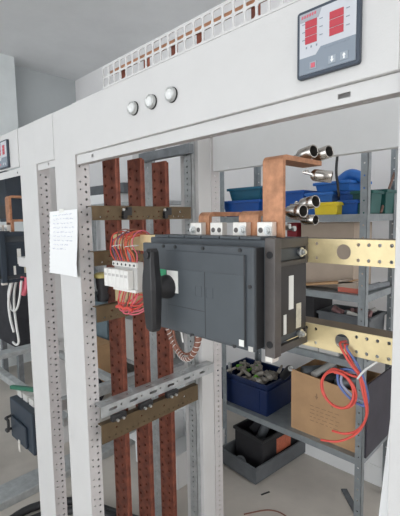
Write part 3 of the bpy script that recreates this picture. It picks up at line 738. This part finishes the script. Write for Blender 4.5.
tag(B(-1.76,-1.735,2.03,2.045,.41,.66,rot=(R(6),R(4),0)).build('metal_bar',M['galv'],None,.001),'short steel bar standing upright in the navy crate','bar')
# spray can
t=thing('spray_can','black can with a metal cap lying on the navy crate edge','can',(-1.25,2.05,.8))
d=(V((-1.175,1.93,.815))-V((-1.33,2.06,.665))).normalized()
MB().lathe((-1.34,2.08,.655),d,[(0,.024),(.15,.026),(.17,.022)],20).build('can',M['black'],t)
MB().lathe(V((-1.34,2.08,.655))+d*.17,d,[(0,.016),(.014,.016),(.014,.009),(.004,.008)],18).build('cap',M['bolt'],t)
# cardboard box
bx=thing('cardboard_box','open brown cardboard box with printed marks on the lowest rack shelf behind the red cable','box',(-1.0,2.1,Z4))
x0,x1,y0,y1,z0,z1=-1.225,-.822,1.985,2.30,Z4,.745; w=.006
m=MB(); m.box(x0,x1,y0,y1,z0,z0+w); m.box(x0,x1,y1-w,y1,z0+w,z1); m.box(x0,x0+w,y0+w,y1-w,z0+w,z1)
m.poly([(x0,y0,z0+w),(x1,y0,z0+w),(x1,y0,z1-.015),(x0,y0,z1+.015)],(0,1,0),w)
m.box(x1-w,x1,y0+w,y1-w,z0+w,z1)
m.build('body',M['card'],bx)
m=MB()
for ax,az in ((-1.06,.635),(-.965,.615)):
    m.poly([(ax-.010,y0-.0012,az+.006),(ax+.010,y0-.0012,az+.006),(ax,y0-.0012,az-.014)],(0,1,0),.001); m.box(ax-.003,ax+.003,y0-.0012,y0-.0002,az+.004,az+.022)
rnd=random.Random(5)
for k in range(5):
    xx=-1.10
    while xx<-.93: L=rnd.uniform(.01,.03); m.box(xx,xx+L,y0-.0010,y0-.0002,.575-.022*k,.578-.022*k); xx+=L+.012
m.build('printed_marks',M['cardin'],bx)
for k,(mt_,q) in enumerate((('galvdk',(-1.19,2.05,.73,-1.05,2.20,.735,.035)),('blackm',(-1.05,2.04,.72,-.90,2.22,.75,.04)),('carton',(-1.10,2.02,.745,-1.06,2.2,.785,.02)),('galvdk',(-.96,2.02,.73,-.86,2.15,.74,.03)))):
    o=MB().cyl(q[:3],q[3:6],q[6],n=14).build('scrap_part',M[mt_],None)
    tag(o,('dark round part at the left in the brown cardboard box','black round part at the back of the brown cardboard box','pale stick lying across the brown cardboard box','dark round part at the right in the brown cardboard box')[k],'part')
# bottom tray with black box
ty=thing('grey_tray','long low grey plastic tray on the floor under the rack holding a black box','tray',(-1.4,2.2,0))
L,Wd,Ht=.64,.31,.12
TM=Matrix.Translation((-1.392,1.852,0))@Matrix.Rotation(R(-5),4,'Z')
def trm(m): return m.xf(TM)
m=MB(); t=.006
m.box(-Wd,0,0,L,.012,.018); m.box(-Wd,0,0,t,.018,Ht); m.box(-Wd,0,L-t,L,.018,Ht); m.box(-Wd,-Wd+t,t,L-t,.018,Ht); m.box(-t,0,t,L-t,.018,Ht)
trm(m).build('body',M['greybin'],ty,.004)
m=MB(); m.box(-Wd-.008,.008,-.008,0,Ht-.022,Ht); m.box(-Wd-.008,.008,L,L+.008,Ht-.022,Ht); m.box(-Wd-.008,-Wd,0,L,Ht-.022,Ht); m.box(0,.008,0,L,Ht-.022,Ht)
trm(m).build('rim',M['greybin'],ty,.003)
for a in (-.03,-Wd+.03):
    for b in (.04,L-.04): trm(MB().cyl((a,b,0),(a,b,.0125),.016,n=12)).build('foot',M['rubber'],ty)
bb=thing('black_box','black open plastic box with an orange label standing in the grey tray','box',(-1.4,2.2,.02))
x0,x1,y0,y1,z0,z1=-.275,-.03,.10,.56,.0185,.252; t=.006
m=MB(); m.box(x0,x1,y0,y1,z0,z0+t); m.box(x0,x1,y0,y0+t,z0+t,z1); m.box(x0,x1,y1-t,y1,z0+t,z1); m.box(x0,x0+t,y0+t,y1-t,z0+t,z1); m.box(x1-t,x1,y0+t,y1-t,z0+t,z1)
trm(m).build('body',M['blackm'],bb,.004)
m=MB(); e=.010
for q in ((x0-e,x1+e,y0-e,y0),(x0-e,x1+e,y1,y1+e),(x0-e,x0,y0,y1),(x1,x1+e,y0,y1)): m.box(*q,z1-.02,z1)
trm(m).build('rim',M['black'],bb,.003)
trm(MB().box(x1,x1+.0012,.24,.39,.105,.205)).build('label',M['orangelbl'],bb,0,'orange label')
m=MB().tube([(-.21,.2,.20),(-.18,.3,.25),(-.12,.42,.23),(-.1,.5,.20)],.035,10); o=trm(m).build('black_cloth',M['dirty'],None); tag(o,'dark crumpled cloth in the black box','cloth')
o=trm(MB().cyl((-.15,.18,.14),(-.10,.24,.30),.03,n=14)).build('dark_tube',M['greybin'],None); tag(o,'dark grey tube sticking out of the black box','tube')
o=trm(MB().lathe((-.175,.055,.062),(.25,-1,.15),[(0,.038),(.018,.040),(.022,.034),(.024,.020),(.012,.018),(.012,.002)],28)).build('cable_reel',M['greybin'],None); tag(o,'grey round reel leaning on the black box in the tray','reel')
# white boards under the rack
tag(B(-1.36,-.62,2.37,2.47,0,.125).build('white_board',M['paper'],None,.002),'lower white board lying on the floor against the wall under the rack','board','white boards under the rack')
tag(B(-1.355,-.62,2.375,2.475,.126,.26).build('white_board',M['paper'],None,.002),'upper white board stacked under the rack by the wall','board','white boards under the rack')
tag(B(-.777,-.767,1.97,2.33,.40,.80,rot=(0,R(1),0)).build('added_dark_sheet',mat('box_side_darkening',(.045,.04,.055),.6,0,.3,8),None,.002),'added dark sheet at the right rack end, darkening the side of the brown cardboard box','sheet')  # sheet added so the tan box side reads dark
# floor bits
cable([(-1.30,1.62,.004),(-1.22,1.74,.004),(-1.13,1.77,.004),(-1.05,1.72,.004),(-1.02,1.60,.004)],.0035,'brownc','thin brown wire curved on the concrete floor')
tag(B(-.935,-.900,2.03,2.23,0,.006,rot=(0,0,R(45))).build('steel_strip',M['greybin'],None),'dark steel strip on the floor beside the rack leg','strip')
tag(B(-1.318,-1.310,1.815,1.875,0,.004,rot=(0,0,R(-20))).build('wire_offcut',M['blackc'],None),'short dark offcut on the floor in front of the grey tray','offcut')

# ------------------------------------------------------------------ left background
tag(B(-2.50,-2.33,-.6,1.9,0,.05).build('floor_profile',M['galv'],None,.004),'long grey steel profile lying on the floor behind the left cabinet','profile')
for k,d in enumerate((0,.10)):
    cable([(-2.15+d*.6,.55,.022),(-2.20+d,.80,.022),(-2.05+d,1.02,.022),(-1.85+d,1.10,.022),(-1.60,1.20-d*.7,.022)],.022,'blackc',('thick black cable curving on the floor behind the left cabinet, outer one','thick black cable curving on the floor behind the left cabinet, inner one')[k])
wc=thing('floor_carton','white open carton on the floor behind the first copper busbar','box',(-1.95,1.75,0))
m=MB(); m.box(-2.15,-1.72,1.50,1.95,0,.005); m.box(-2.15,-1.72,1.50,1.505,.005,.22); m.box(-2.15,-1.72,1.945,1.95,.005,.22); m.box(-2.15,-2.145,1.505,1.945,.005,.22); m.box(-1.725,-1.72,1.505,1.945,.005,.22); m.build('body',M['panel'],wc,.001)
B(-2.14,-1.73,1.43,1.499,.215,.220).build('flap',M['paper'],wc)
tg=thing('white_carton','white carton with a pen mark on the floor far behind the copper bars','box',(-2.55,2.25,0))
B(-2.62,-2.30,2.15,2.42,0,.20).build('body',M['paper'],tg,.003)
MB().tube([(-2.53,2.149,.17),(-2.48,2.149,.155),(-2.42,2.149,.15)],.004,5).build('pen_mark',M['blackc'],tg)
# dark machine, bench and clutter on the left
mc=thing('machine_cabinet','dark machine housing standing by the left wall behind the left cabinet','machine',(-4.28,1.75,0))
B(-4.55,-4.02,1.42,2.10,.40,1.10).build('housing',M['dirty'],mc,.02)
B(-4.58,-3.99,1.39,2.13,1.10,1.13).build('top',M['bluegrey'],mc,.004)
for x in (-4.53,-4.09):
    for y in (1.44,2.03): B(x,x+.05,y,y+.05,0,.40).build('leg',M['galvdk'],mc)
r2=thing('storage_rack','low grey rack with boxes at the back wall, seen between the copper bars','rack',(-3.6,2.4,0))
for x in (-4.5,-2.75):
    for y in (2.15,2.6): B(x,x+.035,y,y+.035,0,1.84).build('upright',M['galv'],r2)
for z in (.30,.95,1.83): B(-4.5,-2.715,2.15,2.635,z-.03,z).build('shelf',M['galv'],r2,.001)
tag(B(-4.2,-3.3,2.18,2.5,1.8305,1.925).build('white_box',M['paper'],None,.003),'white box on the upper shelf of the far rack','box')
tag(B(-4.15,-3.2,2.2,2.5,1.926,2.02).build('dark_case',M['greybin'],None,.003),'dark grey flat case on top of the white box of the far rack','case')
tag(B(-3.80,-3.36,1.92,2.13,0,.44).build('cardboard_box',M['card'],None,.003),'brown cardboard box on the floor in front of the far rack','box')
tag(B(-4.25,-3.55,2.17,2.5,.3005,.80).build('blue_case',M['bluegrey'],None,.003),'blue-grey case on the bottom shelf of the far rack','case')
tag(B(-3.5,-2.95,2.17,2.5,.9505,1.30).build('dark_case',M['dirty'],None,.01),'black case on the middle shelf of the far rack','case')
tag(B(-3.45,-2.85,2.17,2.5,.3005,.70).build('white_box',M['carton'],None,.003),'pale box on the bottom shelf of the far rack','box')
o=MB().lathe((-3.22,1.76,0),(0,0,1),[(0,.11),(.06,.14),(.15,.13),(.22,.07),(.25,.02)],20).build('black_sack',M['dirty'],None); tag(o,'black sack on the floor behind the first copper busbar','bag')
# yellow-capped dark part behind the second side rail
yc=thing('insulator','dark insulator with a yellow cap behind the perforated main post','insulator',(-1.23,.74,1.40))
MB().lathe((-1.235,.745,1.367),(0,0,1),[(0,.020),(.02,.022),(.03,.017),(.05,.022),(.085,.024)],18).build('body',M['blackm'],yc)
MB().lathe((-1.235,.745,1.4525),(0,0,1),[(0,.030),(.010,.032),(.016,.022)],20).build('cap',mat('dull_yellow',(.50,.42,.14),.5),yc,0,'dull yellow cap')

# ------------------------------------------------------------------ light
w=bpy.data.worlds.new('world'); bpy.context.scene.world=w; w.use_nodes=True
bg=w.node_tree.nodes['Background']; bg.inputs['Color'].default_value=(.93,.965,1,1); bg.inputs['Strength'].default_value=2.0
def area(name,loc,target,sx,sy,power,col=(1,1,1)):
    l=bpy.data.lights.new(name,'AREA'); l.shape='RECTANGLE'; l.size=sx; l.size_y=sy; l.energy=power; l.color=col
    o=bpy.data.objects.new(name,l); C.objects.link(o); o.location=loc
    o.rotation_euler=(V(target)-V(loc)).to_track_quat('-Z','Y').to_euler()
    return o
area('window_daylight',(2.6,-3.6,1.9),(-1.0,1.0,1.1),3.0,2.2,30,(.97,.985,1))
area('rear_fill_light',(3.6,1.6,2.3),(-1.2,2.0,1.0),1.6,1.8,26,(1,.97,.95))  # unseen area lamp added to brighten the rear zone

sc=bpy.context.scene
sc.view_settings.view_transform='Standard'; sc.view_settings.look='None'; sc.view_settings.gamma=1; sc.view_settings.use_curve_mapping=False
sc.view_settings.exposure=0.33
